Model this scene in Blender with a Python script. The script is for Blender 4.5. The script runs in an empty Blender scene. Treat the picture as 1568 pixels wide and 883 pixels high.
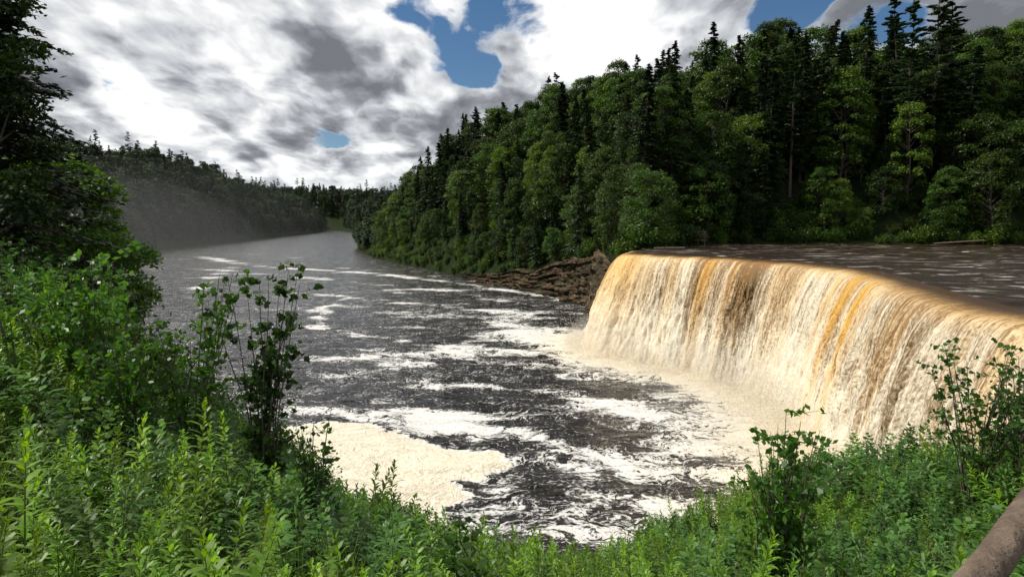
import bpy, math, random
import numpy as np
from mathutils import Vector
rng=np.random.default_rng(11)
EYE=18.6
scene=bpy.context.scene
scene.view_settings.view_transform='Standard'
scene.view_settings.look='None'
scene.view_settings.exposure=0
# ---------------------------------------------------------------- noise
def _h(i,j,s):
    v=np.sin(i*127.1+j*311.7+s*74.7)*43758.5453
    return v-np.floor(v)
def vn(x,y,s=0):
    xi=np.floor(x);yi=np.floor(y);fx=x-xi;fy=y-yi
    fx=fx*fx*(3-2*fx);fy=fy*fy*(3-2*fy)
    return (_h(xi,yi,s)*(1-fx)+_h(xi+1,yi,s)*fx)*(1-fy)+(_h(xi,yi+1,s)*(1-fx)+_h(xi+1,yi+1,s)*fx)*fy
def fbm(x,y,o=4,s=0):
    r=0;a=.5;t=0
    for k in range(o):
        r=r+a*vn(x,y,s+k*3.1);t+=a;a*=.5;x=x*2.03+5.1;y=y*2.03+1.7
    return r/t
def sst(a,b,x):
    t=np.clip((x-a)/(b-a),0,1);return t*t*(3-2*t)
# ---------------------------------------------------------------- mesh helpers
def mk(name,V,F,mats,smooth=False,midx=None,attrs=None,link=True,uv=None):
    V=np.asarray(V,dtype=np.float32);F=np.asarray(F,dtype=np.int32)
    me=bpy.data.meshes.new(name)
    me.vertices.add(len(V));me.vertices.foreach_set('co',V.ravel())
    k=F.shape[1]
    me.loops.add(F.size);me.loops.foreach_set('vertex_index',F.ravel())
    me.polygons.add(len(F));me.polygons.foreach_set('loop_start',np.arange(len(F),dtype=np.int32)*k)
    me.update(calc_edges=True)
    for m in mats: me.materials.append(m)
    if midx is not None: me.polygons.foreach_set('material_index',np.asarray(midx,dtype=np.int32))
    me.polygons.foreach_set('use_smooth',np.full(len(F),smooth,dtype=bool))
    if attrs:
        for kx,a in attrs.items():
            at=me.attributes.new(kx,'FLOAT','POINT');at.data.foreach_set('value',np.asarray(a,dtype=np.float32))
    if uv is not None:
        l=me.uv_layers.new(name='UVMap');l.data.foreach_set('uv',np.asarray(uv,dtype=np.float32)[F.ravel()].ravel())
    me.update()
    ob=bpy.data.objects.new(name,me)
    if link: scene.collection.objects.link(ob)
    return ob
def tube(pts,rad,n=6):
    pts=np.asarray(pts,float);V=[];F=[]
    for i,p in enumerate(pts):
        d=pts[min(i+1,len(pts)-1)]-pts[max(i-1,0)];d/=np.linalg.norm(d)+1e-9
        a=np.cross(d,[0,0,1.]) if abs(d[2])<.9 else np.cross(d,[1.,0,0]);a/=np.linalg.norm(a);b=np.cross(d,a)
        for k in range(n):
            t=2*math.pi*k/n;V.append(p+rad[i]*(math.cos(t)*a+math.sin(t)*b))
    for i in range(len(pts)-1):
        for k in range(n):
            F.append((i*n+k,i*n+(k+1)%n,(i+1)*n+(k+1)%n,(i+1)*n+k))
    return np.array(V),np.array(F)
class Geo:
    def __init__(s): s.V=[];s.F=[];s.M=[];s.T=[];s.n=0
    def add(s,V,F,m,t=0.5):
        s.V.append(V);s.F.append(np.asarray(F)+s.n);s.M.append(np.full(len(F),m));s.T.append(np.zeros(len(V))+t);s.n+=len(V)
    def leaves(s,C,L,W,m,t,ax=None,nb=None,rg=rng):
        n=len(C);C=np.asarray(C,float)
        if ax is None: ax=rg.normal(size=(n,3));ax[:,2]*=.6
        ax=ax/(np.linalg.norm(ax,axis=1,keepdims=True)+1e-9)
        nr=rg.normal(size=(n,3))*.8
        if nb is not None: nr=nr*.7+nb
        b=np.cross(ax,nr);b/=(np.linalg.norm(b,axis=1,keepdims=True)+1e-9)
        L=np.broadcast_to(L,(n,))[:,None];W=np.broadcast_to(W,(n,))[:,None]
        V=np.stack([C-ax*L*.5,C+b*W*.5-ax*L*.05,C+ax*L*.5,C-b*W*.5-ax*L*.05],1).reshape(-1,3)
        F=np.arange(4*n).reshape(n,4)
        s.add(V,F,m,np.repeat(np.broadcast_to(t,(n,)),4))
    def obj(s,name,mats,link=True,smooth=False):
        return mk(name,np.concatenate(s.V),np.concatenate(s.F),mats,smooth,np.concatenate(s.M),{'tint':np.concatenate(s.T)},link)
def catmull(P,step):
    P=np.asarray(P,float);P=np.vstack([2*P[0]-P[1],P,2*P[-1]-P[-2]]);out=[]
    for i in range(1,len(P)-2):
        n=max(2,int(np.linalg.norm(P[i+1]-P[i])/step))
        for k in range(n):
            t=k/n
            out.append(.5*((2*P[i])+(-P[i-1]+P[i+1])*t+(2*P[i-1]-5*P[i]+4*P[i+1]-P[i+2])*t*t+(-P[i-1]+3*P[i]-3*P[i+1]+P[i+2])*t**3))
    out.append(P[-2]);return np.array(out)
# ---------------------------------------------------------------- shader helpers
def N(nt,typ,ins=None,**pr):
    n=nt.nodes.new(typ)
    for k,v in pr.items(): setattr(n,k,v)
    for k,v in (ins or {}).items():
        if isinstance(v,bpy.types.NodeSocket): nt.links.new(v,n.inputs[k])
        else: n.inputs[k].default_value=v
    return n
def MA(nt,op,a,b=None,c=None,clamp=False):
    d={0:a}
    if b is not None: d[1]=b
    if c is not None: d[2]=c
    return N(nt,'ShaderNodeMath',d,operation=op,use_clamp=clamp).outputs[0]
def SS(nt,v,a,b,lo=0.,hi=1.):
    return N(nt,'ShaderNodeMapRange',{'Value':v,'From Min':a,'From Max':b,'To Min':lo,'To Max':hi},interpolation_type='SMOOTHSTEP').outputs[0]
def MIX(nt,f,a,b):
    n=N(nt,'ShaderNodeMix',data_type='RGBA')
    for s,v in ((0,f),(6,a),(7,b)):
        if isinstance(v,bpy.types.NodeSocket): nt.links.new(v,n.inputs[s])
        else: n.inputs[s].default_value=v if s==0 else (*v,1) if len(v)==3 else v
    return n.outputs[2]
def NOI(nt,vec,sc,det=4,rough=.55,dist=0.,out=0):
    return N(nt,'ShaderNodeTexNoise',{'Vector':vec,'Scale':sc,'Detail':det,'Roughness':rough,'Distortion':dist}).outputs[out]
def VMUL(nt,v,m): return N(nt,'ShaderNodeVectorMath',{0:v,1:m},operation='MULTIPLY').outputs[0]
def VADD(nt,v,m): return N(nt,'ShaderNodeVectorMath',{0:v,1:m},operation='ADD').outputs[0]
def newmat(name):
    m=bpy.data.materials.new(name);m.use_nodes=True;nt=m.node_tree;nt.nodes.clear()
    out=nt.nodes.new('ShaderNodeOutputMaterial');return m,nt,out
def ATT(nt,name): return N(nt,'ShaderNodeAttribute',attribute_name=name).outputs['Fac']
def foliage(name,c0,c1,c2,tr=.35,rough=.5):
    m,nt,out=newmat(name)
    t=ATT(nt,'tint');r=N(nt,'ShaderNodeObjectInfo').outputs['Random']
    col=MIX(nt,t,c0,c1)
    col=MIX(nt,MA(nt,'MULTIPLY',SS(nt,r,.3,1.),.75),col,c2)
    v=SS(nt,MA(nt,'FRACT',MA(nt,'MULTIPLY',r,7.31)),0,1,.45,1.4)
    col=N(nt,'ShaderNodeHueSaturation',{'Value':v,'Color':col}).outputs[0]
    p=N(nt,'ShaderNodeBsdfPrincipled',{'Base Color':col,'Roughness':rough,'Specular IOR Level':.3})
    tc=N(nt,'ShaderNodeHueSaturation',{'Hue':.485,'Saturation':1.1,'Value':1.6,'Color':col}).outputs[0]
    tl=N(nt,'ShaderNodeBsdfTranslucent',{'Color':tc})
    mx=N(nt,'ShaderNodeMixShader',{0:tr,1:p.outputs[0],2:tl.outputs[0]})
    nt.links.new(mx.outputs[0],out.inputs[0]);return m
def simple(name,c0,c1,sc=5.,rough=.85,bump=.3,stretch=(1,1,1)):
    m,nt,out=newmat(name)
    tc=N(nt,'ShaderNodeTexCoord').outputs['Object'];v=VMUL(nt,tc,stretch)
    n=NOI(nt,v,sc,6,.65);col=MIX(nt,SS(nt,n,.3,.7),c0,c1)
    b=N(nt,'ShaderNodeBump',{'Height':n,'Strength':bump,'Distance':.1})
    p=N(nt,'ShaderNodeBsdfPrincipled',{'Base Color':col,'Roughness':rough,'Normal':b.outputs[0]})
    nt.links.new(p.outputs[0],out.inputs[0]);return m
BARK=simple('bark',(.035,.028,.02),(.12,.1,.08),3.,.9,.6,(4,4,.6))
FOL_DEC=foliage('broadleaf_foliage',(.014,.038,.006),(.058,.12,.014),(.085,.14,.018),.30)
FOL_CON=foliage('conifer_foliage',(.009,.025,.010),(.030,.06,.018),(.038,.06,.02),.18)
FOL_FAR=foliage('far_foliage',(.013,.028,.011),(.036,.066,.02),(.045,.072,.025),.2)
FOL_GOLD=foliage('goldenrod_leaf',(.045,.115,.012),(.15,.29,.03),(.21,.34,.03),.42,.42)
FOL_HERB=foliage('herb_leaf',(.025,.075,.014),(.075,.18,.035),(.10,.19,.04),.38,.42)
FOL_SHR=foliage('shrub_leaf',(.02,.06,.01),(.065,.155,.02),(.055,.14,.02),.42,.4)
STEM=simple('plant_stem',(.08,.12,.03),(.12,.1,.05),8.)
# ---------------------------------------------------------------- layout
CREST=catmull([(20.3,22),(22,29),(22.8,34),(25,42),(29,55),(30.8,63),(30,73.5),(26,84),(20.5,92),(17,97.5),(17.2,103),(20,112)],.12)
CR=CREST[::8]
RSH=[(20,112),(18,125),(19,150),(17,162),(8,185),(-9.6,223),(-37,284),(-78,380),(-120,520),(-167,760),(-206,950),(-325,1400),(-450,1900),(-640,2500)]
LSH=[(-720,2500),(-535,1900),(-440,1400),(-357,950),(-262,475),(-190,300),(-118,170),(-80,112),(-54,84),(-37,66),(-26,52),(-14,43),(0,34),(10,28),(17,23)]
LP=np.array([tuple(p) for p in CR]+RSH+LSH)
UP=np.array([tuple(p) for p in CR]+[(22,116),(30,128),(48,149),(75,148),(97,142),(160,132),(300,140),(300,0),(120,4),(60,10),(32,16)])
def inside(P,x,y):
    r=np.zeros(x.shape,bool);n=len(P)
    for i in range(n):
        x1,y1=P[i];x2,y2=P[(i+1)%n]
        if y1==y2: continue
        c=((y1>y)!=(y2>y))&(x<(x2-x1)*(y-y1)/(y2-y1)+x1);r^=c
    return r
def dist(P,x,y,closed=True):
    d=np.full(x.shape,1e9);n=len(P)
    for i in range(n if closed else n-1):
        x1,y1=P[i];x2,y2=P[(i+1)%n];dx=x2-x1;dy=y2-y1;q=dx*dx+dy*dy+1e-9
        t=np.clip(((x-x1)*dx+(y-y1)*dy)/q,0,1)
        d=np.minimum(d,(x-x1-t*dx)**2+(y-y1-t*dy)**2)
    return np.sqrt(d)
CYS=np.array([0,60,110,223,284,380,520,760,950,1400,1900,2500]);CXS=[10,0,-20,-70,-100,-140,-190,-240,-280,-380,-490,-680]
HCY=[112,150,165,185,223,260];HCV=[14,13,10.5,6.5,2.5,0]
def terrain(x,y):
    x=np.asarray(x,float);y=np.asarray(y,float)
    inL=inside(LP,x,y);inU=inside(UP,x,y);dL=dist(LP,x,y);dU=dist(UP,x,y)
    sl=np.interp(x,[-20,-14,-9,-7.4,-5.7,-2.6,-.5,1,3.3,5.5,7.7,12,30],[-.03,-.03,.0,.06,.16,.29,.42,.46,.43,.37,.27,.19,.12])
    F=EYE-1.7-sl*np.clip(y,0,60)
    F=np.maximum(F,np.where(x>15,14.8,-99))
    k=np.interp(x,[-40,-12,-8.5,-5,2,7],[.7,.74,.72,.61,.61,1.05])
    near=np.minimum(F,k*dL+.2)
    Al=np.interp(y,[100,150,300,475,950,1400,1900],[22,28,54,76,90,68,60])
    left=Al*(1-np.exp(-dL/45))+.4+(fbm(x/60,y/60,3,4)-.5)*.25*Al*sst(10,60,dL)
    Ar=np.interp(y,[120,180,280,350,400,440,600,760,1400,1900],[48,58,54,52,26,11,14,34,40,50])
    ex=np.interp(y,[200,260,350,450],[28,22,21,26])
    clf=sst(260,200,y);hc=np.interp(y,HCY,HCV)
    zL=clf*((hc+.5)*sst(0,4.5,dL)+(Ar-6)*(1-np.exp(-np.clip(dL-4,0,999)/ex)))+(1-clf)*(Ar*(1-np.exp(-dL/ex)))+.3
    zU=14.6+.5*sst(0,2,dU)+43*(1-np.exp(-np.clip(dU-3,0,999)/32))
    right=np.minimum(zL,zU)+(fbm(x/25,y/25,3,9)-.5)*8*sst(8,40,np.minimum(dL,dU))
    cx=np.interp(y,CYS,CXS)
    isR=x>cx
    w=sst(55,125,y)
    z=np.where(isR&(y>75),right,near*(1-w)+left*w)
    far=sst(2350,2650,y)
    z=np.where(inL,-2.,z)
    z=z*(1-far)+far*np.maximum(z,95+40*(fbm(x/400,y/400,3,2)-.5))
    z=np.where(inU&~inL,np.where(dL>2.2,13.3,-2.),z)
    z=z+np.where(inL|inU,0,(fbm(x/1.7,y/1.7,3,7)-.5)*.35)
    return z,inL,inU,dL,dU
def axis(segs):
    o=[segs[0][0]]
    for a,b,s0,s1 in segs:
        p=a;
        while p<b-1e-6:
            t=(p-a)/(b-a);p=min(b,p+s0*(1-t)+s1*t);o.append(p)
    return np.array(o)
def gridmesh(xs,ys):
    X,Y=np.meshgrid(xs,ys);nx=len(xs);ny=len(ys)
    i=np.arange(nx-1)[None,:]+nx*np.arange(ny-1)[:,None];i=i.ravel()
    return X.ravel(),Y.ravel(),np.stack([i,i+1,i+1+nx,i+nx],1)
# ground
m,nt,out=newmat('hillside_ground')
pos=N(nt,'ShaderNodeNewGeometry').outputs['Position']
n1=NOI(nt,pos,.35,5,.65);n2=NOI(nt,pos,6.,4,.7)
col=MIX(nt,SS(nt,n1,.35,.65),(.010,.018,.006),(.02,.034,.009));col=MIX(nt,SS(nt,n2,.45,.75),col,(.025,.022,.012))
p=N(nt,'ShaderNodeBsdfPrincipled',{'Base Color':col,'Roughness':1.,'Specular IOR Level':.1,'Normal':N(nt,'ShaderNodeBump',{'Height':n2,'Strength':.8,'Distance':.3}).outputs[0]})
nt.links.new(p.outputs[0],out.inputs[0]);GROUND=m
xs=axis([(-4000,-800,300,60),(-800,-300,14,8),(-300,-60,7,3),(-60,-30,2,.8),(-30,35,.6,.6),(35,200,1.,6),(200,500,8,60),(500,4000,60,300)])
ys=axis([(-400,-10,60,2),(-10,40,.6,.6),(40,240,1.,2.2),(240,700,3,8),(700,2600,10,30),(2600,6000,50,300)])
X,Y,F=gridmesh(xs,ys)
Z,inL,inU,dL,dU=terrain(X,Y)
mk('ground',np.stack([X,Y,Z],1),F,[GROUND],True)
# ---------------------------------------------------------------- lower river
FOAMP=np.array([(-27,55),(-24,60),(-20,60),(-16,62),(-11,60.5),(-8.5,58),(-7.2,55.5),(-3.5,53.5),(-1.2,50.7),(-1.8,48.5),(-3.6,46),(-2.8,42),(-2.8,38),(-5,34),(-25,34),(-30,45)])
def offs(P,o):
    T=np.gradient(P,axis=0);T/=np.linalg.norm(T,axis=1,keepdims=True)
    return P+np.stack([-T[:,1],T[:,0]],1)*o
Tn=np.gradient(CREST,axis=0);Tn/=np.linalg.norm(Tn,axis=1,keepdims=True)
NRM=np.stack([-Tn[:,1],Tn[:,0]],1)
BASE=CREST+NRM*4.3
xs=axis([(-800,-120,20,3),(-120,-45,2,.6),(-45,40,.5,.5)])
ys=axis([(15,130,.5,.5),(130,300,.7,3),(300,2600,4,40)])
X,Y,F=gridmesh(xs,ys)
db=dist(BASE[::8],X,Y,False);wx=X+(fbm(X/5,Y/5,4,1)-.5)*7;wy=Y+(fbm(X/5,Y/5,4,2)-.5)*7
df=dist(FOAMP,wx,wy);ins=inside(FOAMP,wx,wy);sd=np.where(ins,df,-df)
big=fbm(X/18,Y/8,4,21);big2=fbm(X/7,Y/2.6,3,22)
dens=-.34+.44*sst(.47,.72,big)+.28*sst(.47,.78,big2)
dens=dens-np.interp(Y,[0,110,180,300,600],[0,.02,.08,.16,.3])
dens+=1.25*np.exp(-(db/3.8)**2)+.5*np.exp(-db/10)
def band(P,w,a):
    global dens
    d=dist(np.array(P,float),wx,wy,False);dens=dens+a*np.exp(-(d/w)**2)*(.45+.9*fbm(X/3,Y/2,3,31))
band([(12,98),(4,112),(-2,127)],5.5,.8)
band([(15,165),(-6.6,200),(-54,260),(-113,301),(-191,404)],3.,.7)
band([(8,150),(-20,190),(-70,235),(-140,290)],3.5,.4)
band([(10,130),(-10,150),(-40,168)],2.5,.4)
band([(-36,122),(-43,150),(-43,173),(-67,190)],1.8,.65)
band([(-36,122),(-25,112),(-14,104),(2,98)],1.8,.5)
band([(-40,100),(-25,92),(-10,88)],1.5,.45)
band([(-26,85),(-12,78),(5,72),(14,66)],2.,.55)
band([(-8,62),(2,56),(12,50),(18,46)],2.2,.6)
band([(-10,100),(-4,92),(8,84)],3,.5)
band([(-22,66),(-10,65),(0,60)],1.6,.55)
band([(-3,47),(1,52),(6,47),(12,42)],1.4,.4)
band([(-90,190),(-110,240),(-125,300),(-180,400)],3.,.5)
cream=np.exp(-(db/8)**2)
fp=sst(-.25,.35,sd);dens=np.maximum(dens,fp*1.6)
calm=np.interp(Y,[0,90,160,260,500],[1,.9,.62,.42,.3])
zz=.22*sst(0,2.5,sd)*(.5+fbm(X/1.2,Y/1.2,3,5))+.7*np.exp(-(db/4)**2)*(fbm(X/1.3,Y/1.3,3,6))+ (fbm(X/2.2,Y/1.3,3,8)-.5)*.5*calm*(1-fp*.8)
m,nt,out=newmat('lower_river_water')
pos=N(nt,'ShaderNodeNewGeometry').outputs['Position']
warp=N(nt,'ShaderNodeTexNoise',{'Vector':pos,'Scale':.16,'Detail':2.}).outputs['Color']
wp=VADD(nt,pos,VMUL(nt,warp,(11,11,0)))
warp2=N(nt,'ShaderNodeTexNoise',{'Vector':pos,'Scale':.8,'Detail':2.}).outputs['Color']
wp=VADD(nt,wp,VMUL(nt,warp2,(2.2,2.2,0)))
d=ATT(nt,'foam')
ra=NOI(nt,VMUL(nt,wp,(.7,1.2,1)),.26,4,.6)
ridge=MA(nt,'SUBTRACT',1.,MA(nt,'MULTIPLY',MA(nt,'ABSOLUTE',MA(nt,'SUBTRACT',ra,.5)),6.5))
rb=NOI(nt,VMUL(nt,wp,(.75,1.3,1)),.95,4,.6)
ridge2=MA(nt,'SUBTRACT',.95,MA(nt,'MULTIPLY',MA(nt,'ABSOLUTE',MA(nt,'SUBTRACT',rb,.5)),6.))
fine=NOI(nt,pos,3.0,4,.65)
rr=MA(nt,'MAXIMUM',MA(nt,'MAXIMUM',ridge,ridge2),0.)
v=MA(nt,'ADD',rr,MA(nt,'MULTIPLY',d,.9))
v=MA(nt,'ADD',v,MA(nt,'MULTIPLY',MA(nt,'SUBTRACT',fine,.5),.75))
fm=SS(nt,v,.88,1.18)
waves=NOI(nt,VMUL(nt,pos,(.6,1.3,1)),.6,5,.56,.5)
wl=NOI(nt,VMUL(nt,pos,(.7,1.2,1)),.2,2,.5)
hh=MA(nt,'MULTIPLY',MA(nt,'ADD',waves,MA(nt,'MULTIPLY',wl,2.)),ATT(nt,'chop'))
bmp=N(nt,'ShaderNodeBump',{'Height':hh,'Strength':1.,'Distance':.8})
wat=N(nt,'ShaderNodeBsdfPrincipled',{'Base Color':(.012,.0105,.0095,1),'Roughness':.14,'IOR':1.37,'Normal':bmp.outputs[0]})
fcol=MIX(nt,ATT(nt,'cream'),(.76,.76,.75),(.82,.72,.52))
fcol=MIX(nt,SS(nt,fine,.3,.5,.45,0.),fcol,(.36,.33,.28))
fcol=MIX(nt,SS(nt,rb,.35,.65,.25,0.),fcol,(.5,.42,.28))
fb=N(nt,'ShaderNodeBump',{'Height':MA(nt,'ADD',fine,MA(nt,'MULTIPLY',rr,.6)),'Strength':.9,'Distance':.25})
fo=N(nt,'ShaderNodeBsdfPrincipled',{'Base Color':fcol,'Roughness':.8,'Normal':fb.outputs[0]})
mx=N(nt,'ShaderNodeMixShader',{0:fm,1:wat.outputs[0],2:fo.outputs[0]})
nt.links.new(mx.outputs[0],out.inputs[0])
mk('lower_river',np.stack([X,Y,zz],1),F,[m],True,attrs={'foam':dens,'cream':np.maximum(cream,fp*.75),'chop':calm})
# ---------------------------------------------------------------- upper river
m,nt,out=newmat('upper_river_water')
pos=N(nt,'ShaderNodeNewGeometry').outputs['Position']
wz=N(nt,'ShaderNodeTexNoise',{'Vector':pos,'Scale':.06,'Detail':3.}).outputs['Color']
fp_=VADD(nt,pos,VMUL(nt,wz,(16,16,0)))
w1=NOI(nt,VMUL(nt,fp_,(.5,1.4,1)),.8,5,.62,.5);w2=NOI(nt,VMUL(nt,fp_,(.3,1.4,1)),.5,5,.72)
wl=NOI(nt,VMUL(nt,fp_,(.4,1.2,1)),.25,3,.5)
bmp=N(nt,'ShaderNodeBump',{'Height':MA(nt,'ADD',w1,MA(nt,'MULTIPLY',wl,1.5)),'Strength':1.,'Distance':.6})
fm=MA(nt,'MULTIPLY',SS(nt,MA(nt,'ADD',w2,MA(nt,'MULTIPLY',w1,.6)),.88,1.),.85)
wat=N(nt,'ShaderNodeBsdfPrincipled',{'Base Color':(.026,.014,.007,1),'Roughness':.14,'IOR':1.33,'Normal':bmp.outputs[0]})
fo=N(nt,'ShaderNodeBsdfPrincipled',{'Base Color':(.5,.46,.40,1),'Roughness':.8})
mx=N(nt,'ShaderNodeMixShader',{0:fm,1:wat.outputs[0],2:fo.outputs[0]})
nt.links.new(mx.outputs[0],out.inputs[0]);UPW=m
back=CREST[::8]-NRM[::8]*2.45
ring=np.vstack([back,UP[len(CR):]])
import bmesh
bm=bmesh.new();vs=[bm.verts.new((a,b,14.5)) for a,b in ring];f=bm.faces.new(vs);bmesh.ops.triangulate(bm,faces=[f])
for _f in bm.faces:
    _f.normal_update()
    if _f.normal.z<0:_f.normal_flip()
me=bpy.data.meshes.new('upper_river');bm.to_mesh(me);me.materials.append(UPW)
ob=bpy.data.objects.new('upper_river',me);scene.collection.objects.link(ob)
# ---------------------------------------------------------------- waterfall
S=np.concatenate([[0],np.cumsum(np.linalg.norm(np.diff(CREST,axis=0),axis=1))])
lip=[(-2.5,0.)]+[(-2.5+2.5*k/6,-.28*(k/6)**2) for k in range(1,7)]
prof=list(lip)
for k in range(1,100):
    o=k/99.;fall=14.35*o
    prof.append((4.3*math.sqrt(o)*(.9+.1*o),-.28-fall))
prof=np.array(prof);prof[7:,0]=np.maximum(prof[7:,0]-.1,0.02)
tt=np.concatenate([[0],np.cumsum(np.linalg.norm(np.diff(prof,axis=0),axis=1))])
nc=len(CREST);nr=len(prof)
SS_,TT=np.meshgrid(S,tt);O=np.repeat(prof[:,0][:,None],nc,1);Zf=14.52+np.repeat(prof[:,1][:,None],nc,1)
def s_at(x,y): return S[np.argmin((CREST[:,0]-x)**2+(CREST[:,1]-y)**2)]
thr=(.8+.4*fbm(S/7,S*0,3,3)+.45*np.exp(-((S-s_at(17,99))/7)**2))[None,:]
edge=sst(1.5,9,TT)
O=np.where(O>0,O*thr,O)+edge*((fbm(SS_/.8,TT/14,3,41)-.5)*.9+(fbm(SS_/.3,TT/1.5,3,42)-.5)*.7)+sst(2,3.5,TT)*(fbm(SS_/1.3,TT*0,2,43)-.5)*.25
Zf=Zf+sst(.2,2,TT)*(1-edge)*(fbm(SS_/2.2,TT*0,2,44)-.5)*.3
V=np.stack([CREST[:,0][None,:]+NRM[:,0][None,:]*O,CREST[:,1][None,:]+NRM[:,1][None,:]*O,Zf],2).reshape(-1,3)
i=(np.arange(nc-1)[None,:]+nc*np.arange(nr-1)[:,None]).ravel();F=np.stack([i,i+1,i+1+nc,i+nc],1)
amb=.2+.35*sst(.42,.65,fbm(S/2.4,S*0,3,51))
for (x_,y_,w_,a_) in [(29.3,56,1.8,.95),(27.6,50.5,1.0,.7),(18,96,4,.6),(17.2,102,4,.6),(25.6,84.5,1.4,.9),(27.8,80.5,.9,.6),(30,60,1.,.5)]:
    amb=amb+a_*np.exp(-((S-s_at(x_,y_))/w_)**2)
drk=.3*sst(.4,.7,fbm(S/4,S*0,3,61))
for (x_,y_,w_,a_) in [(28.8,78,3.2,1.2),(25.6,86,1.3,.9),(24,39,4.5,.7),(26,45,1.5,.5),(30.3,71,2,.8)]:
    drk=drk+a_*np.exp(-((S-s_at(x_,y_))/w_)**2)
AMB=np.repeat(amb[None,:],nr,0);DRK=np.repeat(drk[None,:],nr,0)
m,nt,out=newmat('falling_water')
uv=N(nt,'ShaderNodeUVMap').outputs[0]
sep=N(nt,'ShaderNodeSeparateXYZ',{0:uv});u=sep.outputs[0];t=sep.outputs[1]
wob=NOI(nt,VMUL(nt,uv,(.6,.15,1)),1.,3,.5)
uvw=N(nt,'ShaderNodeCombineXYZ',{0:MA(nt,'MULTIPLY_ADD',wob,.9,u),1:t}).outputs[0]
a1=NOI(nt,VMUL(nt,uvw,(1.5,.05,1)),1.,4,.65)
a2=NOI(nt,VMUL(nt,uvw,(4.5,.5,1)),1.,5,.68)
a3=NOI(nt,VMUL(nt,uvw,(7.5,3.2,1)),1.,4,.7)
am=ATT(nt,'amber');dk=ATT(nt,'dark')
st=MA(nt,'ADD',MA(nt,'MULTIPLY',a1,.38),MA(nt,'ADD',MA(nt,'MULTIPLY',a2,.34),MA(nt,'MULTIPLY',a3,.38)))
st=MA(nt,'ADD',st,SS(nt,t,7.,18.,0.,.15))
st=MA(nt,'SUBTRACT',st,MA(nt,'MULTIPLY',MA(nt,'SUBTRACT',dk,.15),.09))
w=SS(nt,st,.44,.62)
top=SS(nt,t,3.,15.,1.,.3)
af=MA(nt,'MULTIPLY',am,top,clamp=True)
af2=MA(nt,'MAXIMUM',af,SS(nt,t,1.6,5.0,.85,0.))
lowc=MIX(nt,af2,(.17,.112,.045),(.32,.14,.015));hic=MIX(nt,af2,(.86,.81,.67),(.82,.48,.10))
col=MIX(nt,w,lowc,hic)
lipc=SS(nt,t,.8,2.8,1.,0.)
col=MIX(nt,lipc,col,(.07,.033,.010))
bp=N(nt,'ShaderNodeBump',{'Height':st,'Strength':.9,'Distance':.5})
rgh=SS(nt,t,1.,4.,.15,.6)
p=N(nt,'ShaderNodeBsdfPrincipled',{'Base Color':col,'Roughness':rgh,'Normal':bp.outputs[0]})
al=SS(nt,st,.38,.45);al=MA(nt,'MAXIMUM',al,SS(nt,t,4.,7.,1.,0.));
tr=N(nt,'ShaderNodeBsdfTransparent')
mx=N(nt,'ShaderNodeMixShader',{0:al,1:tr.outputs[0],2:p.outputs[0]})
nt.links.new(mx.outputs[0],out.inputs[0])
mk('waterfall',V,F,[m],True,attrs={'amber':AMB.ravel(),'dark':DRK.ravel()},uv=np.stack([SS_.ravel(),TT.ravel()],1))
SPR,nt,out=newmat('spray')
p=N(nt,'ShaderNodeBsdfPrincipled',{'Base Color':(.84,.79,.67,1),'Roughness':.7});tl=N(nt,'ShaderNodeBsdfTranslucent',{'Color':(.8,.75,.63,1)})
mx=N(nt,'ShaderNodeMixShader',{0:.4,1:p.outputs[0],2:tl.outputs[0]});nt.links.new(mx.outputs[0],out.inputs[0])
g=Geo();n=60000;ii=rng.integers(0,nc,n);oo=4.2*thr[0][ii]+rng.normal(0,1.2,n)+rng.exponential(.9,n)
hz=rng.exponential(1.15,n)*(.4+1.1*fbm(S[ii]/2,S[ii]*0,3,71));
C=np.stack([CREST[ii,0]+NRM[ii,0]*oo,CREST[ii,1]+NRM[ii,1]*oo,hz],1)
g.leaves(C,rng.uniform(.04,.18,n),rng.uniform(.03,.12,n),0,.5);g.obj('waterfall_spray',[SPR])
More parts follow.
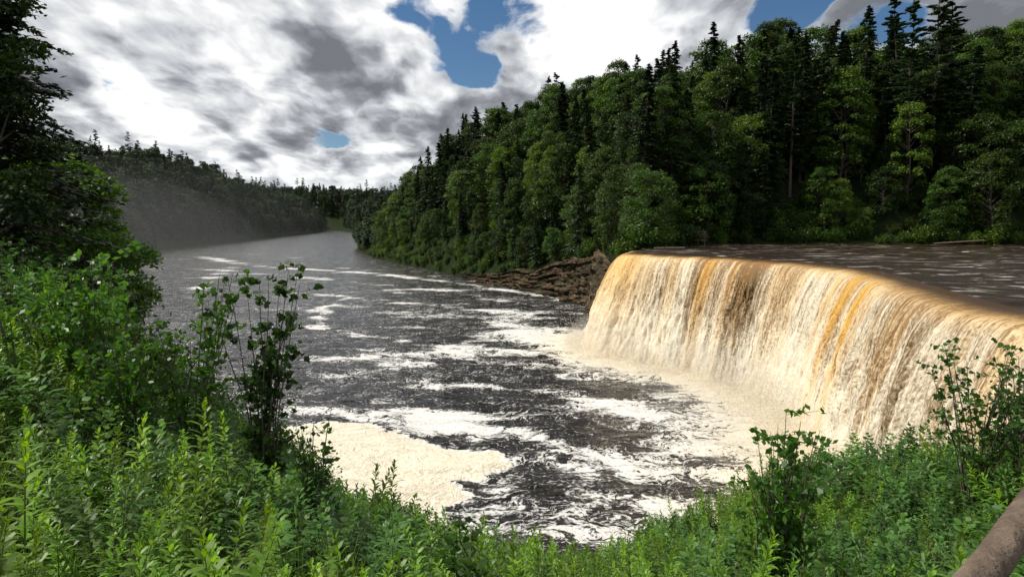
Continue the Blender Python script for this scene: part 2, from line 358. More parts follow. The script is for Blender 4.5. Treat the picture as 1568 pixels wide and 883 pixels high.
# ---------------------------------------------------------------- rock
m,nt,out=newmat('sandstone')
pos=N(nt,'ShaderNodeNewGeometry').outputs['Position']
b1=NOI(nt,VMUL(nt,pos,(.1,.1,1.5)),1.,5,.6);b2=NOI(nt,pos,.5,6,.7)
col=MIX(nt,SS(nt,b1,.35,.65),(.034,.023,.014),(.125,.082,.046));col=MIX(nt,SS(nt,b2,.46,.6),col,(.018,.024,.010))
bp=N(nt,'ShaderNodeBump',{'Height':MA(nt,'ADD',b1,b2),'Strength':1.,'Distance':.6})
p=N(nt,'ShaderNodeBsdfPrincipled',{'Base Color':col,'Roughness':.95,'Specular IOR Level':.2,'Normal':bp.outputs[0]})
nt.links.new(p.outputs[0],out.inputs[0]);ROCK=m
def cliff(name,P,off,h,amp,vary=False):
    P=offs(P,off);s=np.concatenate([[0],np.cumsum(np.linalg.norm(np.diff(P,axis=0),axis=1))])
    T=np.gradient(P,axis=0);T/=np.linalg.norm(T,axis=1,keepdims=True);Nn=np.stack([-T[:,1],T[:,0]],1)
    zs=np.arange(-1,h+.01,.3);Sg,Zg=np.meshgrid(s,zs)
    lay=np.floor(Zg/1.1+fbm(Sg/10,Zg*0,3,5)*3)
    o=amp*((_h(lay,lay*0,3)-.5)*.8+(fbm(Sg/6,lay*1.3+Zg*.3,3,11)-.5)*3.0+(fbm(Sg/1.3,Zg/.8,3,12)-.5)*1.2)+(1-Zg/h)*amp*1.6
    Z2=Zg
    if vary:
        hv=np.interp(P[:,1],HCY,HCV)/13.5*(.8+.4*fbm(P[:,1]/7,P[:,0]*0,2,13));Z2=np.where(Zg>0,Zg*hv[None,:],Zg);o=o*(.5+.5*hv[None,:])
    V=np.stack([P[:,0][None]+Nn[:,0][None]*o,P[:,1][None]+Nn[:,1][None]*o,Z2],2).reshape(-1,3)
    n=len(P);i=(np.arange(n-1)[None,:]+n*np.arange(len(zs)-1)[:,None]).ravel()
    mk(name,V,np.stack([i,i+1,i+1+n,i+n],1),[ROCK],False)
cliff('waterfall_ledge',CREST[::4],-1.7,14.1,.3)
cliff('rock_cliff',catmull([(19,106),(20,112),(18,125),(19,150),(17,162),(8,185),(-9.6,223),(-20,250)],.6),.5,13.5,1.1,True)
def boulder(c,r,rg):
    bm=bmesh.new();bmesh.ops.create_icosphere(bm,subdivisions=2,radius=1)
    V=np.array([v.co[:] for v in bm.verts]);Fc=[[v.index for v in f.verts] for f in bm.faces];bm.free()
    q=rg.uniform(0,99);dd=1+.5*(vn(V[:,0]*1.7+q,V[:,1]*1.7+V[:,2]*2.1,3)-.5)
    V=V*dd[:,None]*r*rg.uniform(.6,1.3,3)*np.array([1.2,1,.55])+c
    return V,np.array([f+[f[2]] for f in Fc])
bV=[];bF=[];nn=0
SHc=catmull([(18,125),(19,150),(17,162),(8,185),(-9.6,223)],1.)
for k in range(190):
    p_=SHc[rng.integers(0,len(SHc))];r=rng.choice([.4,.7,1.2,1.8],p=[.45,.33,.17,.05])
    V,Fc=boulder(np.array([p_[0]-rng.uniform(-1.,2.8),p_[1]-rng.uniform(-1,2.),rng.uniform(-.1,.3)]),r,rng)
    bV.append(V);bF.append(Fc[:,:3]+nn);nn+=len(V)
mk('shoreline_boulders',np.concatenate(bV),np.concatenate(bF),[ROCK],False)
# ---------------------------------------------------------------- trees
def broadleaf(name,H,R,seed,ncl,nlf,ls,fol,link=False,lowcrown=.18,cs=1.):
    rg=np.random.default_rng(seed);g=Geo()
    tp=np.array([[rg.normal(0,.02)*H*k/6,rg.normal(0,.02)*H*k/6,H*.9*k/6] for k in range(7)])
    g.add(*tube(tp,[H*.013*(1-.85*k/6)+.02 for k in range(7)],8),0)
    for c in range(ncl):
        th=rg.uniform(0,2*math.pi);t=rg.uniform(0,1)**.8
        er=R*math.sqrt(max(.05,1-(1.6*t-.66)**2))*(.7+.5*vn(np.array(th*1.3+seed),np.array(t*3.),seed))
        rr=er*rg.uniform(.5,1.)**.6
        z=H*(lowcrown+(1-lowcrown)*t)
        c_=np.array([rr*math.cos(th),rr*math.sin(th),z-.03*rr*H/R])
        zt=max(H*.12,z-rr*.8);k=min(5.99,zt/(H*.9)*6);b0=tp[int(k)]*(1-k%1)+tp[min(6,int(k)+1)]*(k%1)
        if c%2==0:
            mid=(b0+c_)/2+rg.normal(0,.15,3);g.add(*tube([b0,mid,c_],[H*.006,H*.004,.015],4),0)
        cr=R*rg.uniform(.2,.38)*cs
        dv=rg.normal(size=(nlf,3));dv/=np.linalg.norm(dv,axis=1,keepdims=True)
        dv[:,2]=np.where(dv[:,2]<-.35,-dv[:,2]*.6,dv[:,2])
        P=c_+dv*(rg.uniform(.45,1.05,(nlf,1))**.5)*cr*np.array([1.05,1.05,.85])+rg.normal(0,.07,(nlf,3))*cr
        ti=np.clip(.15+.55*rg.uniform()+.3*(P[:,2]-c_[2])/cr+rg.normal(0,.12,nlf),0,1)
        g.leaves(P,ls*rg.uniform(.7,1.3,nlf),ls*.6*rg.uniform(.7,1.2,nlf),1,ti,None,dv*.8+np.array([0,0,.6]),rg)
    return g.obj(name,[BARK,fol],link)
def conifer(name,H,R,seed,fol,ls,dz=.5,nb=7,per=26,link=False,start=.08,sparse=1.,droop=.35):
    rg=np.random.default_rng(seed);g=Geo()
    tp=np.array([[rg.normal(0,.01)*H*k/6*.5,rg.normal(0,.01)*H*k/6*.5,H*k/6] for k in range(7)])
    g.add(*tube(tp,[H*.012*(1-.95*k/6)+.01 for k in range(7)],7),0)
    z=H*start;C=[];A=[];T=[]
    while z<H*.985:
        t=(z-H*start)/(H*(1-start));env=R*(1-t)**.75*(.55+.45*min(1,t*6))
        for b in range(max(3,int(nb*(1-.4*t)))):
            if rg.uniform()>sparse: continue
            th=rg.uniform(0,2*math.pi);L=env*rg.uniform(.45,1.25)+.15
            dr=np.array([math.cos(th),math.sin(th),0]);sd=np.array([-dr[1],dr[0],0])
            up=.35*(t)+rg.normal(0,.08);z0=z+rg.uniform(-.5,.5)*dz
            q=rg.uniform(.12,1.,per)**.75
            lat=rg.normal(0,.16,per)*L*(1.15-q)
            P=np.outer(q*L,dr)+np.outer(lat,sd);P[:,2]=z0+L*(up*q-droop*q*q)-np.abs(lat)*.25+rg.normal(0,.04,per)
            C.append(P);A.append(dr*(.9)+np.sign(lat)[:,None]*sd*.7+np.array([0,0,up-droop*1.2]))
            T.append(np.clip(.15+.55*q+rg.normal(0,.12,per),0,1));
            if L>.8: g.add(*tube([[0,0,z0],[dr[0]*L*.5,dr[1]*L*.5,z0+L*(up*.5-droop*.25)],[dr[0]*L*.95,dr[1]*L*.95,z0+L*(up*.95-droop*.9)]],[.012*L+.01,.008*L+.008,.006],3),0)
        z+=dz*(1-.35*t)
    C=np.concatenate(C);A=np.concatenate(A);T=np.concatenate(T);n=len(C)
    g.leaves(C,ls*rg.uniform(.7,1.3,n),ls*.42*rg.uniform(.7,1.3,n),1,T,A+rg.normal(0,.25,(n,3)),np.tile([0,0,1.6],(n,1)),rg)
    return g.obj(name,[BARK,fol],link)
def bush(name,H,R,seed,nlf,ls,fol):
    rg=np.random.default_rng(seed);g=Geo()
    for c in range(14):
        th=rg.uniform(0,6.28);r=R*rg.uniform(.1,.9);h=H*rg.uniform(.5,1)*(1-.3*(r/R)**2)
        tip=np.array([r*math.cos(th),r*math.sin(th),h]);g.add(*tube([[0,0,-.1],tip*[.5,.5,.55],tip],[.03,.02,.006],4),0)
        n=nlf//14;q=rg.uniform(.25,1,(n,1));P=tip*q+rg.normal(0,1,(n,3))*R*.22*np.array([1,1,.8])
        g.leaves(P,ls*rg.uniform(.7,1.3,n),ls*.55*rg.uniform(.8,1.2,n),1,np.clip(rg.normal(.5,.25,n),0,1),None,np.tile([0,0,.9],(n,1)),rg)
    return g.obj(name,[BARK,fol],False)
def gn_scatter(name,protos,P,rot,sc,idx):
    col=bpy.data.collections.new(name+'_kit')
    for o in protos: col.objects.link(o)
    n=len(P);me=bpy.data.meshes.new(name);me.vertices.add(n);me.vertices.foreach_set('co',np.asarray(P,dtype=np.float32).ravel())
    a=me.attributes.new('rot','FLOAT_VECTOR','POINT');a.data.foreach_set('vector',np.asarray(rot,dtype=np.float32).ravel())
    a=me.attributes.new('sc','FLOAT_VECTOR','POINT');a.data.foreach_set('vector',np.asarray(sc,dtype=np.float32).ravel())
    a=me.attributes.new('idx','INT','POINT');a.data.foreach_set('value',np.asarray(idx,dtype=np.int32))
    ob=bpy.data.objects.new(name,me);scene.collection.objects.link(ob)
    gt=bpy.data.node_groups.new(name+'_gn','GeometryNodeTree')
    gt.interface.new_socket('Geometry',in_out='INPUT',socket_type='NodeSocketGeometry');gt.interface.new_socket('Geometry',in_out='OUTPUT',socket_type='NodeSocketGeometry')
    gi=gt.nodes.new('NodeGroupInput');go=gt.nodes.new('NodeGroupOutput')
    ci=gt.nodes.new('GeometryNodeCollectionInfo');ci.inputs['Collection'].default_value=col;ci.inputs['Separate Children'].default_value=True;ci.inputs['Reset Children'].default_value=True
    ip=gt.nodes.new('GeometryNodeInstanceOnPoints');ip.inputs['Pick Instance'].default_value=True
    def na(nm,ty):
        q=gt.nodes.new('GeometryNodeInputNamedAttribute');q.data_type=ty;q.inputs['Name'].default_value=nm
        return [o for o in q.outputs if o.enabled and o.name=='Attribute'][0]
    er=gt.nodes.new('FunctionNodeEulerToRotation');L=gt.links.new
    L(na('rot','FLOAT_VECTOR'),er.inputs[0]);L(er.outputs[0],ip.inputs['Rotation']);L(na('sc','FLOAT_VECTOR'),ip.inputs['Scale']);L(na('idx','INT'),ip.inputs['Instance Index'])
    L(gi.outputs[0],ip.inputs['Points']);L(ci.outputs[0],ip.inputs['Instance']);L(ip.outputs[0],go.inputs[0])
    md=ob.modifiers.new('scatter','NODES');md.node_group=gt
    print(name,n)
    return ob
def jgrid(x0,x1,y0,y1,s):
    X,Y=np.meshgrid(np.arange(x0,x1,s),np.arange(y0,y1,s));X=X.ravel()+rng.uniform(-.45,.45,X.size)*s;Y=Y.ravel()+rng.uniform(-.45,.45,Y.size)*s
    return X,Y
def rots(n,t=.05): return np.stack([rng.normal(0,t,n),rng.normal(0,t,n),rng.uniform(0,6.28,n)],1)
def scl(n,a,b,v=.12):
    s=rng.uniform(a,b,n);return np.stack([s*rng.uniform(1-v,1+v,n),s*rng.uniform(1-v,1+v,n),s],1)
dec=[broadleaf('broadleaf_a',19,5.6,1,80,115,.5,FOL_DEC),broadleaf('broadleaf_b',22,5.2,2,85,115,.5,FOL_DEC),broadleaf('broadleaf_c',16,5.8,3,75,115,.48,FOL_DEC),
     conifer('evergreen_a',26,4.4,4,FOL_CON,.8,.6,8,26),conifer('evergreen_b',22,3.8,5,FOL_CON,.75,.55,7,24),conifer('evergreen_c',29,5.2,6,FOL_CON,.9,1.3,8,50,False,.30,.85,.08)]
X,Y=jgrid(-110,260,96,430,5.6);z,iL,iU,dl,du=terrain(X,Y)
cx=np.interp(Y,CYS,CXS)
dm=np.minimum(dl,du);k=(~iL)&(~iU)&(X>cx)&(dm<66)&((dl>3.)&(du>2.5))
X,Y,z,dm=X[k],Y[k],z[k],dm[k];n=len(X)
con=rng.uniform(size=n)<np.where(fbm(X/25,Y/25,2,77)>.55,.48,.15)
con|=(np.abs(Y-300)<30)&(rng.uniform(size=n)<.4)
idx=np.where(con,rng.choice([3,4,5],n,p=[.45,.40,.15]),rng.integers(0,3,n))
sc=scl(n,.6,1.25,.18);sc*=np.where(dm<8,rng.uniform(.5,.85,n),1.)[:,None]
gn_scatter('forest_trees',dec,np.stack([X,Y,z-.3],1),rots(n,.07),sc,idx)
P=[(66,160,1.15,5),(92,158,1.35,5),(99,160,1.45,5),(104,163,1.3,5),(70,164,1.25,3),(75,162,1.35,3),(80,166,1.2,3),(-33,306,1.15,3),(-39,314,1.25,3),(-45,322,1.05,3),(58,175,1.1,3),(88,170,1.3,3),(20,215,1.05,3),(34,205,1.1,3),(-24,296,.95,3)]
X=np.array([p[0] for p in P],float);Y=np.array([p[1] for p in P],float);z=terrain(X,Y)[0]
for k_,(a,b,c,pp) in enumerate(zip(X,Y,z,P)):
    d_=pp[2];o=bpy.data.objects.new('pine_tree',dec[pp[3]].data);o.location=(a,b,c-.3);o.scale=(d_,d_,d_*1.1);o.rotation_euler[2]=k_*1.7;scene.collection.objects.link(o)
far=[broadleaf('farleaf_a',20,5.4,21,55,60,.85,FOL_FAR),broadleaf('farleaf_b',22,5.2,22,55,60,.85,FOL_FAR),conifer('farneedle_a',24,4.2,23,FOL_FAR,1.3,1.0,7,14),conifer('farneedle_b',27,4.8,24,FOL_FAR,1.4,1.9,7,20,False,.3,.85,.1)]
pts=[]
for (x0,x1,y0,y1,s) in [(-520,-50,75,700,7.2),(-800,-150,700,1300,11),(-1000,-250,1300,2350,17),(-230,-60,430,700,7.5),(-1400,400,2350,2900,26)]:
    X,Y=jgrid(x0,x1,y0,y1,s);z,iL,iU,dl,du=terrain(X,Y)
    cx=np.interp(Y,CYS,CXS)
    k=(~iL)&((dl<115)|(Y>2350))&(dl>.8)&((X<cx)|(Y>430))
    pts.append(np.stack([X[k],Y[k],z[k]-.4,np.full(k.sum(),max(1,s/9.))],1))
pts=np.concatenate(pts);n=len(pts);con=rng.uniform(size=n)<.35
idx=np.where(con,rng.choice([2,3],n,p=[.8,.2]),rng.integers(0,2,n))
fs=scl(n,.55,1.2);fs[idx==3]*=1.2
gn_scatter('distant_forest',far,pts[:,:3],rots(n,.05),fs*pts[:,3:4],idx)
bsh=[bush('shorebush_a',2.6,2.2,31,1100,.40,FOL_DEC),bush('shorebush_b',3.6,2.4,32,1200,.42,FOL_DEC)]
X,Y=jgrid(-150,260,100,520,2.5);z,iL,iU,dl,du=terrain(X,Y)
cx=np.interp(Y,CYS,CXS)
rk=fbm(X/6,Y/6,2,91)
k=(~iL)&(~iU)&(X>cx)&(np.minimum(dl,du)<np.where(Y>190,20,11))&(du>.4)&((dl>3.4)|((dl>1.)&(rk>.52))|((Y>215)&(dl>.3)))&(rng.uniform(size=len(X))<.85)
n=k.sum();gn_scatter('shoreline_undergrowth',bsh,np.stack([X[k],Y[k],z[k]-.2],1),rots(n),scl(n,.5,1.35),rng.integers(0,2,n))
# ---------------------------------------------------------------- foreground plants
def goldenrod(name,H,seed,nl,L,W,fol=None,prof=((0,.15,0),(.35,1,0.03),(.7,.75,.12),(1,.05,.32)),t0=.2):
    rg=np.random.default_rng(seed);g=Geo();bx,by=rg.normal(0,.06,2)
    def sp(t): return np.array([bx*t*t*H*1.5,by*t*t*H*1.5,H*t])
    g.add(*tube([sp(t) for t in (0,.33,.66,1)],[.006,.005,.004,.0015],4),0)
    V=[];F=[];T=[]
    for k in range(nl):
        t=t0+(1-t0)*(k/nl)**.85;th=k*2.4+rg.normal(0,.25);l=L*(1.05-.62*max(0,(t-.55)/.45)**1.3)*rg.uniform(.75,1.2);w=W*rg.uniform(.8,1.2)*(l/L)**.5
        el=rg.normal(.35,.2)+.75*max(0,t-.7)/.3
        d=np.array([math.cos(th)*math.cos(el),math.sin(th)*math.cos(el),math.sin(el)]);s=np.array([-math.sin(th),math.cos(th),0])
        b=sp(t)+(d*.06 if fol else 0);dr=np.array([0,0,-1.])
        i0=len(V)
        for (a,ww,dd) in prof:
            c=b+d*l*a+dr*dd*l
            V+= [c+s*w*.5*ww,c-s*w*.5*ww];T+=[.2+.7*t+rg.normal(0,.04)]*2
        for a in range(3): F.append((i0+2*a,i0+2*a+1,i0+2*a+3,i0+2*a+2))
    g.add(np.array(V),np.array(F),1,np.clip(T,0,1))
    return g.obj(name,[STEM,fol or FOL_GOLD],False)
BRD=((0,.3,0),(.3,1,.02),(.7,.85,.1),(1,.04,.25))
gold=[goldenrod('herb_a',.95,41,50,.165,.034),goldenrod('herb_b',.8,42,40,.155,.032),goldenrod('herb_c',1.1,43,54,.175,.036),goldenrod('herb_d',.7,44,24,.14,.09,FOL_HERB,BRD),goldenrod('herb_e',.6,45,28,.16,.024),
      goldenrod('herb_f',.85,46,28,.15,.10,FOL_HERB,BRD,.3),goldenrod('herb_g',.9,47,42,.18,.03,FOL_HERB)]
def visible_front(x,y): return (y>1.5)&(np.abs(x)/np.maximum(y,.1)<.95)
X,Y=jgrid(-20,18,1.8,22,.21);z,iL,iU,dl,du=terrain(X,Y)
k=visible_front(X,Y)&(~iL)&(~iU)&((Y<19)|(X<-8))&(fbm(X/.8,Y/.8,3,81)+rng.uniform(-.25,.25,len(X))>.37);X,Y,z=X[k],Y[k],z[k];n=len(X)
typ=fbm(X/1.8,Y/1.8,3,82)+np.where(X<-1,.04,-.04)+rng.normal(0,.03,n)
idx=np.where(typ>.54,rng.choice([3,5,6],n),np.where(typ>.49,rng.choice([1,4,6,3],n),rng.choice([0,1,2],n)))
hs=.6+.75*fbm(X/1.2,Y/1.2,3,83)
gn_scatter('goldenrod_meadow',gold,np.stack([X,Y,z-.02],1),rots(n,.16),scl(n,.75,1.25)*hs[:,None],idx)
g=Geo();rg=np.random.default_rng(51)
V=[];F=[]
for k_ in range(50):
    x0,y0=rg.normal(0,.1,2);th=rg.uniform(0,6.28);h=rg.uniform(.35,.8);ln=rg.uniform(.1,.4);w=.004
    dx,dy=math.cos(th),math.sin(th);i0=len(V)
    for a in (0,.4,.75,1):
        c=np.array([x0+dx*ln*a*a,y0+dy*ln*a*a,h*(a-.15*a*a)]);s=np.array([-dy,dx,0])*w*(1-.9*a);V+=[c+s,c-s]
    for a in range(3): F.append((i0+2*a,i0+2*a+1,i0+2*a+3,i0+2*a+2))
g.add(np.array(V),np.array(F),0,.6);gr=g.obj('grass_tuft',[FOL_GOLD],False)
X,Y=jgrid(-16,15,1.8,15,.6);z,iL,iU,dl,du=terrain(X,Y);k=visible_front(X,Y)&(~iL);n=k.sum()
gn_scatter('grass',[gr],np.stack([X[k],Y[k],z[k]-.02],1),rots(n,.1),scl(n,.8,1.25),np.zeros(n))
sb=[bush('slopebush_a',1.5,1.0,61,1200,.12,FOL_SHR),bush('slopebush_b',1.1,.9,62,1100,.11,FOL_SHR)]
X,Y=jgrid(-34,14,6,36,1.4);z,iL,iU,dl,du=terrain(X,Y)
rim=np.interp(X,[-30,-16,-9,-5,0,5,14],[18,17,13,10.5,11,14,20])
k=(~iL)&(~iU)&(Y>rim)&(Y<rim+14)&(rng.uniform(size=len(X))<.8);n=k.sum()
gn_scatter('slope_shrubs',sb,np.stack([X[k],Y[k],z[k]-.1],1),rots(n,.1),scl(n,.8,1.3)*np.where(X[k]<-7,1.05,.6)[:,None],rng.integers(0,2,n))
def sapling(name,x,y,H,spread,nb,nl,ls,seed,lean=(0,0),wr=.72):
    rg=np.random.default_rng(seed);g=Geo();z0=float(terrain(np.array([x]),np.array([y]))[0][0])-.1
    for s_ in range(nb):
        th=rg.uniform(0,6.28);r=spread*rg.uniform(.15,1);h=H*rg.uniform(.62,1)
        tip=np.array([r*math.cos(th)+lean[0],r*math.sin(th)+lean[1],h]);mid=tip*[.35,.35,.55]+rg.normal(0,.05,3)
        st=[np.zeros(3),mid,tip*[.75,.75,.82],tip];g.add(*tube(st,[.014,.010,.007,.003],5),0)
        pts=[];
        for tw in range(9):
            q=rg.uniform(-.5,1.);b=(mid*(1-q)+tip*q) if q>0 else mid*(1+q);e=b+np.array([rg.normal(0,.22),rg.normal(0,.22),rg.uniform(-.02,.25)])*spread*1.1
            g.add(*tube([b,e],[.004,.002],3),0)
            m_=nl//9+1;qq=rg.uniform(.1,1.08,(m_,1));pts.append(b*(1-qq)+e*qq+rg.normal(0,.03,(m_,3)))
        pts=np.concatenate(pts);n=len(pts);ax=rg.normal(size=(n,3));ax[:,2]=ax[:,2]*.5-.35
        g.leaves(pts,ls*rg.uniform(.65,1.2,n),ls*wr*rg.uniform(.8,1.1,n),1,np.clip(rg.normal(.5,.25,n),0,1),ax,None,rg)
    o=g.obj(name,[BARK,FOL_SHR],True);o.location=(x,y,z0);return o
sapling('alder_sapling',-3.55,9.3,4.0,.75,14,90,.12,71,(.15,0))
sapling('alder_sapling',-4.7,9.6,3.7,.8,13,80,.11,72)
sapling('alder_sapling',-6.2,9.9,3.0,1.0,16,90,.11,73)
sapling('chokecherry_shrub',-5.3,9.0,2.2,1.1,18,100,.10,74)
sapling('chokecherry_shrub',-7.2,10.5,2.0,1.0,16,100,.10,174)
sapling('birch_sapling',3.25,7.8,3.05,.66,24,80,.10,75,(.1,0))
sapling('willow_shrub',7.0,9.8,3.1,.85,20,74,.095,76,(.15,0))
sapling('willow_shrub',8.3,10.6,2.6,.8,16,66,.09,79)
sapling('poplar_sapling',-.42,5.5,1.75,.25,6,40,.10,77)
sapling('birch_sapling',-6.5,8.6,2.4,.3,3,36,.10,78,(-.1,0))
sapling('dogwood_shrub',-2.6,8.3,1.9,.5,9,56,.09,79)
FOL_NL=foliage('near_tree_foliage',(.016,.042,.008),(.07,.15,.015),(.055,.12,.015),.32)
def stand(o,x,y,dz=0,rz=0,s=1):
    o.location=(x,y,float(terrain(np.array([x]),np.array([y]))[0][0])-.3+dz);o.rotation_euler[2]=rz;o.scale=(s,s,s)
stand(conifer('hemlock_tree',12.,3.7,81,FOL_CON,.24,.28,11,75,True,.03,1.,.3),-14.0,17.8)
stand(broadleaf('maple_tree',7.,2.6,82,90,400,.17,FOL_NL,True,.03,.9),-15.0,21.8)
stand(conifer('hemlock_tree',14.5,3.8,83,FOL_CON,.3,.32,11,70,True,.03,1.,.3),-20.2,24)
stand(broadleaf('maple_tree',7.5,2.8,84,90,360,.18,FOL_NL,True,.03,.9),-19.5,28)
stand(broadleaf('maple_tree',8.5,2.4,85,80,380,.14,FOL_NL,True,.03,.85),-13.1,15.9)
# ---------------------------------------------------------------- fence
WOOD=simple('weathered_wood',(.05,.033,.022),(.20,.145,.10),5.,.85,.7,(1,1,1))
par=bpy.data.objects.new('wooden_fence',None);scene.collection.objects.link(par)
def part(name,V,F,mat,parent,smooth=True):
    o=mk(name,V,F,[mat],smooth);o.parent=parent;return o
def log(a,b,r,seed):
    a=np.array(a,float);b=np.array(b,float);n=14;rg=np.random.default_rng(seed)
    P=[a+(b-a)*k/(n-1)+rg.normal(0,.003,3) for k in range(n)]
    return tube(P,[r*rg.uniform(.96,1.04) for _ in P],16)
d=np.array([.60,.55,-.0]);p0=np.array([.80,1.2,17.815])
a=p0-d*1.1;b=p0+d*3.2
part('top_rail',*log(a,b,.040,1),WOOD,par);part('lower_rail',*log(a-[0,0,.45],b-[0,0,.45],.04,2),WOOD,par)
part('post_1',*log((a[0],a[1]-.02,16.5),(a[0],a[1]-.02,17.95),.06,3),WOOD,par);part('post_2',*log((b[0],b[1],16.2),(b[0],b[1],17.9),.06,4),WOOD,par)
par2=bpy.data.objects.new('wooden_viewing_platform',None);scene.collection.objects.link(par2)
cx_,cy_=38.,139.;zb=15.4
def box(x0,x1,y0,y1,z0,z1):
    V=np.array([(x,y,z) for z in (z0,z1) for y in (y0,y1) for x in (x0,x1)],float)
    return V,np.array([(0,2,3,1),(4,5,7,6),(0,1,5,4),(2,6,7,3),(0,4,6,2),(1,3,7,5)])
for k_ in range(4): part('post_%d'%k_,*box(cx_-2+k_*1.33,cx_-1.85+k_*1.33,cy_,cy_+.15,zb-2,zb+1.9),WOOD,par2,False)
for k_,zz_ in enumerate((.3,.85,1.4,1.9)): part('rail_%d'%k_,*box(cx_-2.2,cx_+2.4,cy_-.08,cy_-.01,zb+zz_-.12,zb+zz_+.08),WOOD,par2,False)
part('deck',*box(cx_-2.2,cx_+2.4,cy_+.16,cy_+3,zb-.1,zb+.1),WOOD,par2,False)
lg=mk('fallen_log',*log((88,139.5,14.8),(97,137.5,15.5),.17,6),[WOOD],True)
lg=mk('fallen_log',*log((25,117.5,14.6),(30,116,14.7),.16,7),[WOOD],True)
# ---------------------------------------------------------------- river mist
bm=bmesh.new();bmesh.ops.create_icosphere(bm,subdivisions=4,radius=1);me0=bpy.data.meshes.new('river_mist');bm.to_mesh(me0);bm.free()
for (loc,sc_,dn) in [((-150,235,4),(60,80,34),.00045),((-165,300,6),(85,130,42),.0002),((13,93,0),(6,16,6),.022),((21,66,0),(7,26,6),.018)]:
    m,nt,out=newmat('river_mist_vapour')
    vs_=N(nt,'ShaderNodeVolumeScatter',{'Color':(.95,.97,1,1),'Density':dn,'Anisotropy':.2});nt.links.new(vs_.outputs[0],out.inputs['Volume'])
    me=me0.copy();me.materials.append(m)
    o=bpy.data.objects.new('river_mist',me);o.location=loc;o.scale=sc_;scene.collection.objects.link(o)
# ---------------------------------------------------------------- sky, sun, camera
w=bpy.data.worlds.new('sky');scene.world=w;w.use_nodes=True;nt=w.node_tree;nt.nodes.clear()
w.cycles.sampling_method='NONE'
SE=math.radians(52);SAZ=math.radians(-80)
out=nt.nodes.new('ShaderNodeOutputWorld')
sky=N(nt,'ShaderNodeTexSky',sky_type='NISHITA',sun_disc=False,sun_elevation=SE,sun_rotation=SAZ,air_density=1.,dust_density=.1,ozone_density=4.)
skc=N(nt,'ShaderNodeHueSaturation',{'Saturation':1.15,'Color':sky.outputs[0]})
bg1=N(nt,'ShaderNodeBackground',{'Color':skc.outputs[0],'Strength':.075})
dirv=N(nt,'ShaderNodeTexCoord').outputs['Generated']
sp=N(nt,'ShaderNodeSeparateXYZ',{0:dirv});zc=MA(nt,'ADD',MA(nt,'MAXIMUM',sp.outputs[2],0.),.22)
px=MA(nt,'DIVIDE',sp.outputs[0],zc);py=MA(nt,'MULTIPLY',MA(nt,'DIVIDE',sp.outputs[1],zc),.6)
pv=N(nt,'ShaderNodeCombineXYZ',{0:px,1:py,2:0.}).outputs[0]
wv=VADD(nt,pv,VMUL(nt,N(nt,'ShaderNodeTexNoise',{'Vector':pv,'Scale':4.,'Detail':3.}).outputs['Color'],(.14,.14,0)))
cov=NOI(nt,wv,3.,7,.52)
cov2=NOI(nt,VADD(nt,wv,(.045,.04,0)),3.,4,.52)
thick=NOI(nt,VADD(nt,wv,(7.3,2.1,0)),2.,5,.48)
def blob(x,y,r):
    dd=N(nt,'ShaderNodeVectorMath',{0:wv,1:(x+.07,y*.6+.07,0)},operation='DISTANCE').outputs['Value']
    return SS(nt,dd,0.,r,1.,0.)
gap=None
for (x,y,r,a) in [(-.19,2.1,.22,.24),(-.06,1.85,.26,.24),(-.3,1.88,.16,.14),(-.75,2.77,.18,.17),(1.05,1.86,.30,.24),(.72,1.70,.2,.2),(-.12,2.35,.18,.15)]:
    q=MA(nt,'MULTIPLY',blob(x,y,r),a);gap=q if gap is None else MA(nt,'ADD',gap,q)
cf=SS(nt,MA(nt,'SUBTRACT',MA(nt,'ADD',cov,.145),gap),.43,.51)
emb=MA(nt,'MULTIPLY',MA(nt,'SUBTRACT',cov2,cov),1.2)
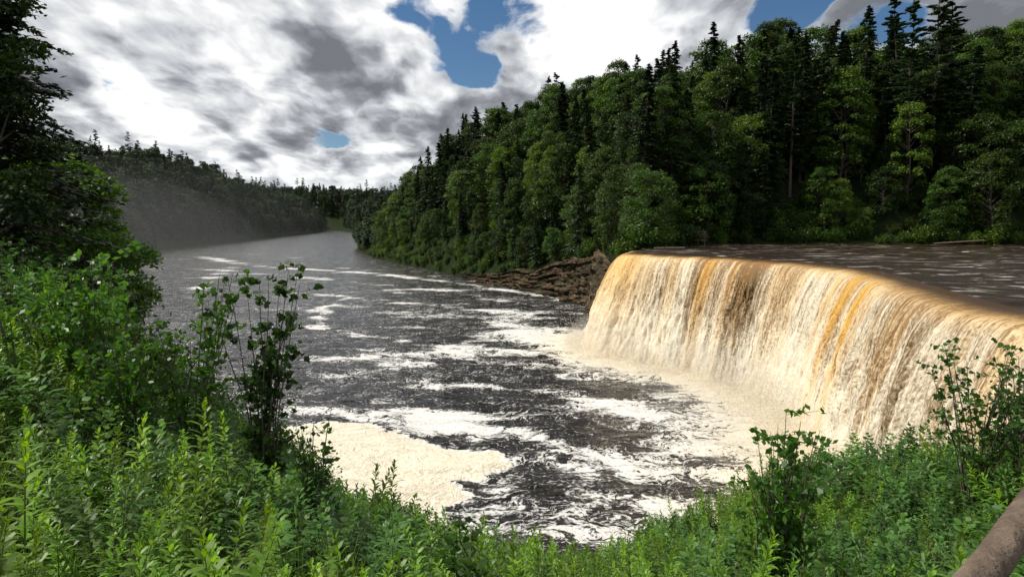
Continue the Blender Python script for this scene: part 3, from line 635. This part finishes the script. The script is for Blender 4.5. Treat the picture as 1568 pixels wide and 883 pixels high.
L=MA(nt,'ADD',MA(nt,'SUBTRACT',1.065,thick),emb)
L=MA(nt,'SUBTRACT',L,MA(nt,'MULTIPLY',MA(nt,'SUBTRACT',cov,.5),.4))
L=MA(nt,'ADD',L,MA(nt,'MULTIPLY',blob(.22,1.95,.32),.18));L=MA(nt,'ADD',L,MA(nt,'MULTIPLY',blob(-1.0,2.0,.6),.07));L=MA(nt,'SUBTRACT',L,MA(nt,'MULTIPLY',blob(-.55,2.1,.28),.14))
L=MA(nt,'ADD',L,MA(nt,'MULTIPLY',SS(nt,cf,.4,1.,1.,0.),.1))
cr=N(nt,'ShaderNodeValToRGB',{0:L});e=cr.color_ramp.elements;e[0].position=.34;e[0].color=(.18,.19,.21,1);e[1].position=.71;e[1].color=(1.,1.,1.,1)
x_=e.new(.45);x_.color=(.30,.315,.345,1);x_=e.new(.57);x_.color=(.61,.63,.66,1)
hz=SS(nt,sp.outputs[2],0.,.10,1.,0.)
cc=MIX(nt,MA(nt,'MULTIPLY',hz,.6),cr.outputs[0],(.62,.67,.72))
bg2=N(nt,'ShaderNodeBackground',{'Color':cc,'Strength':1.05})
cf=MA(nt,'MAXIMUM',cf,MA(nt,'MULTIPLY',hz,.7))
mx=N(nt,'ShaderNodeMixShader',{0:cf,1:bg1.outputs[0],2:bg2.outputs[0]});nt.links.new(mx.outputs[0],out.inputs[0])
sl=bpy.data.lights.new('sun','SUN');sl.energy=4.7;sl.angle=math.radians(.6);sl.color=(1,.95,.86)
so=bpy.data.objects.new('sun',sl);scene.collection.objects.link(so)
sd_=Vector((math.sin(SAZ)*math.cos(SE),math.cos(SAZ)*math.cos(SE),math.sin(SE)));so.rotation_euler=sd_.to_track_quat('Z','Y').to_euler()
cam=bpy.data.cameras.new('camera');cam.sensor_width=36;cam.lens=36*1022/1568;cam.clip_end=12000;cam.clip_start=.05
co=bpy.data.objects.new('camera',cam);scene.collection.objects.link(co);co.location=(0,0,EYE);co.rotation_euler=(math.radians(90-5.4),0,0);scene.camera=co
print('done')
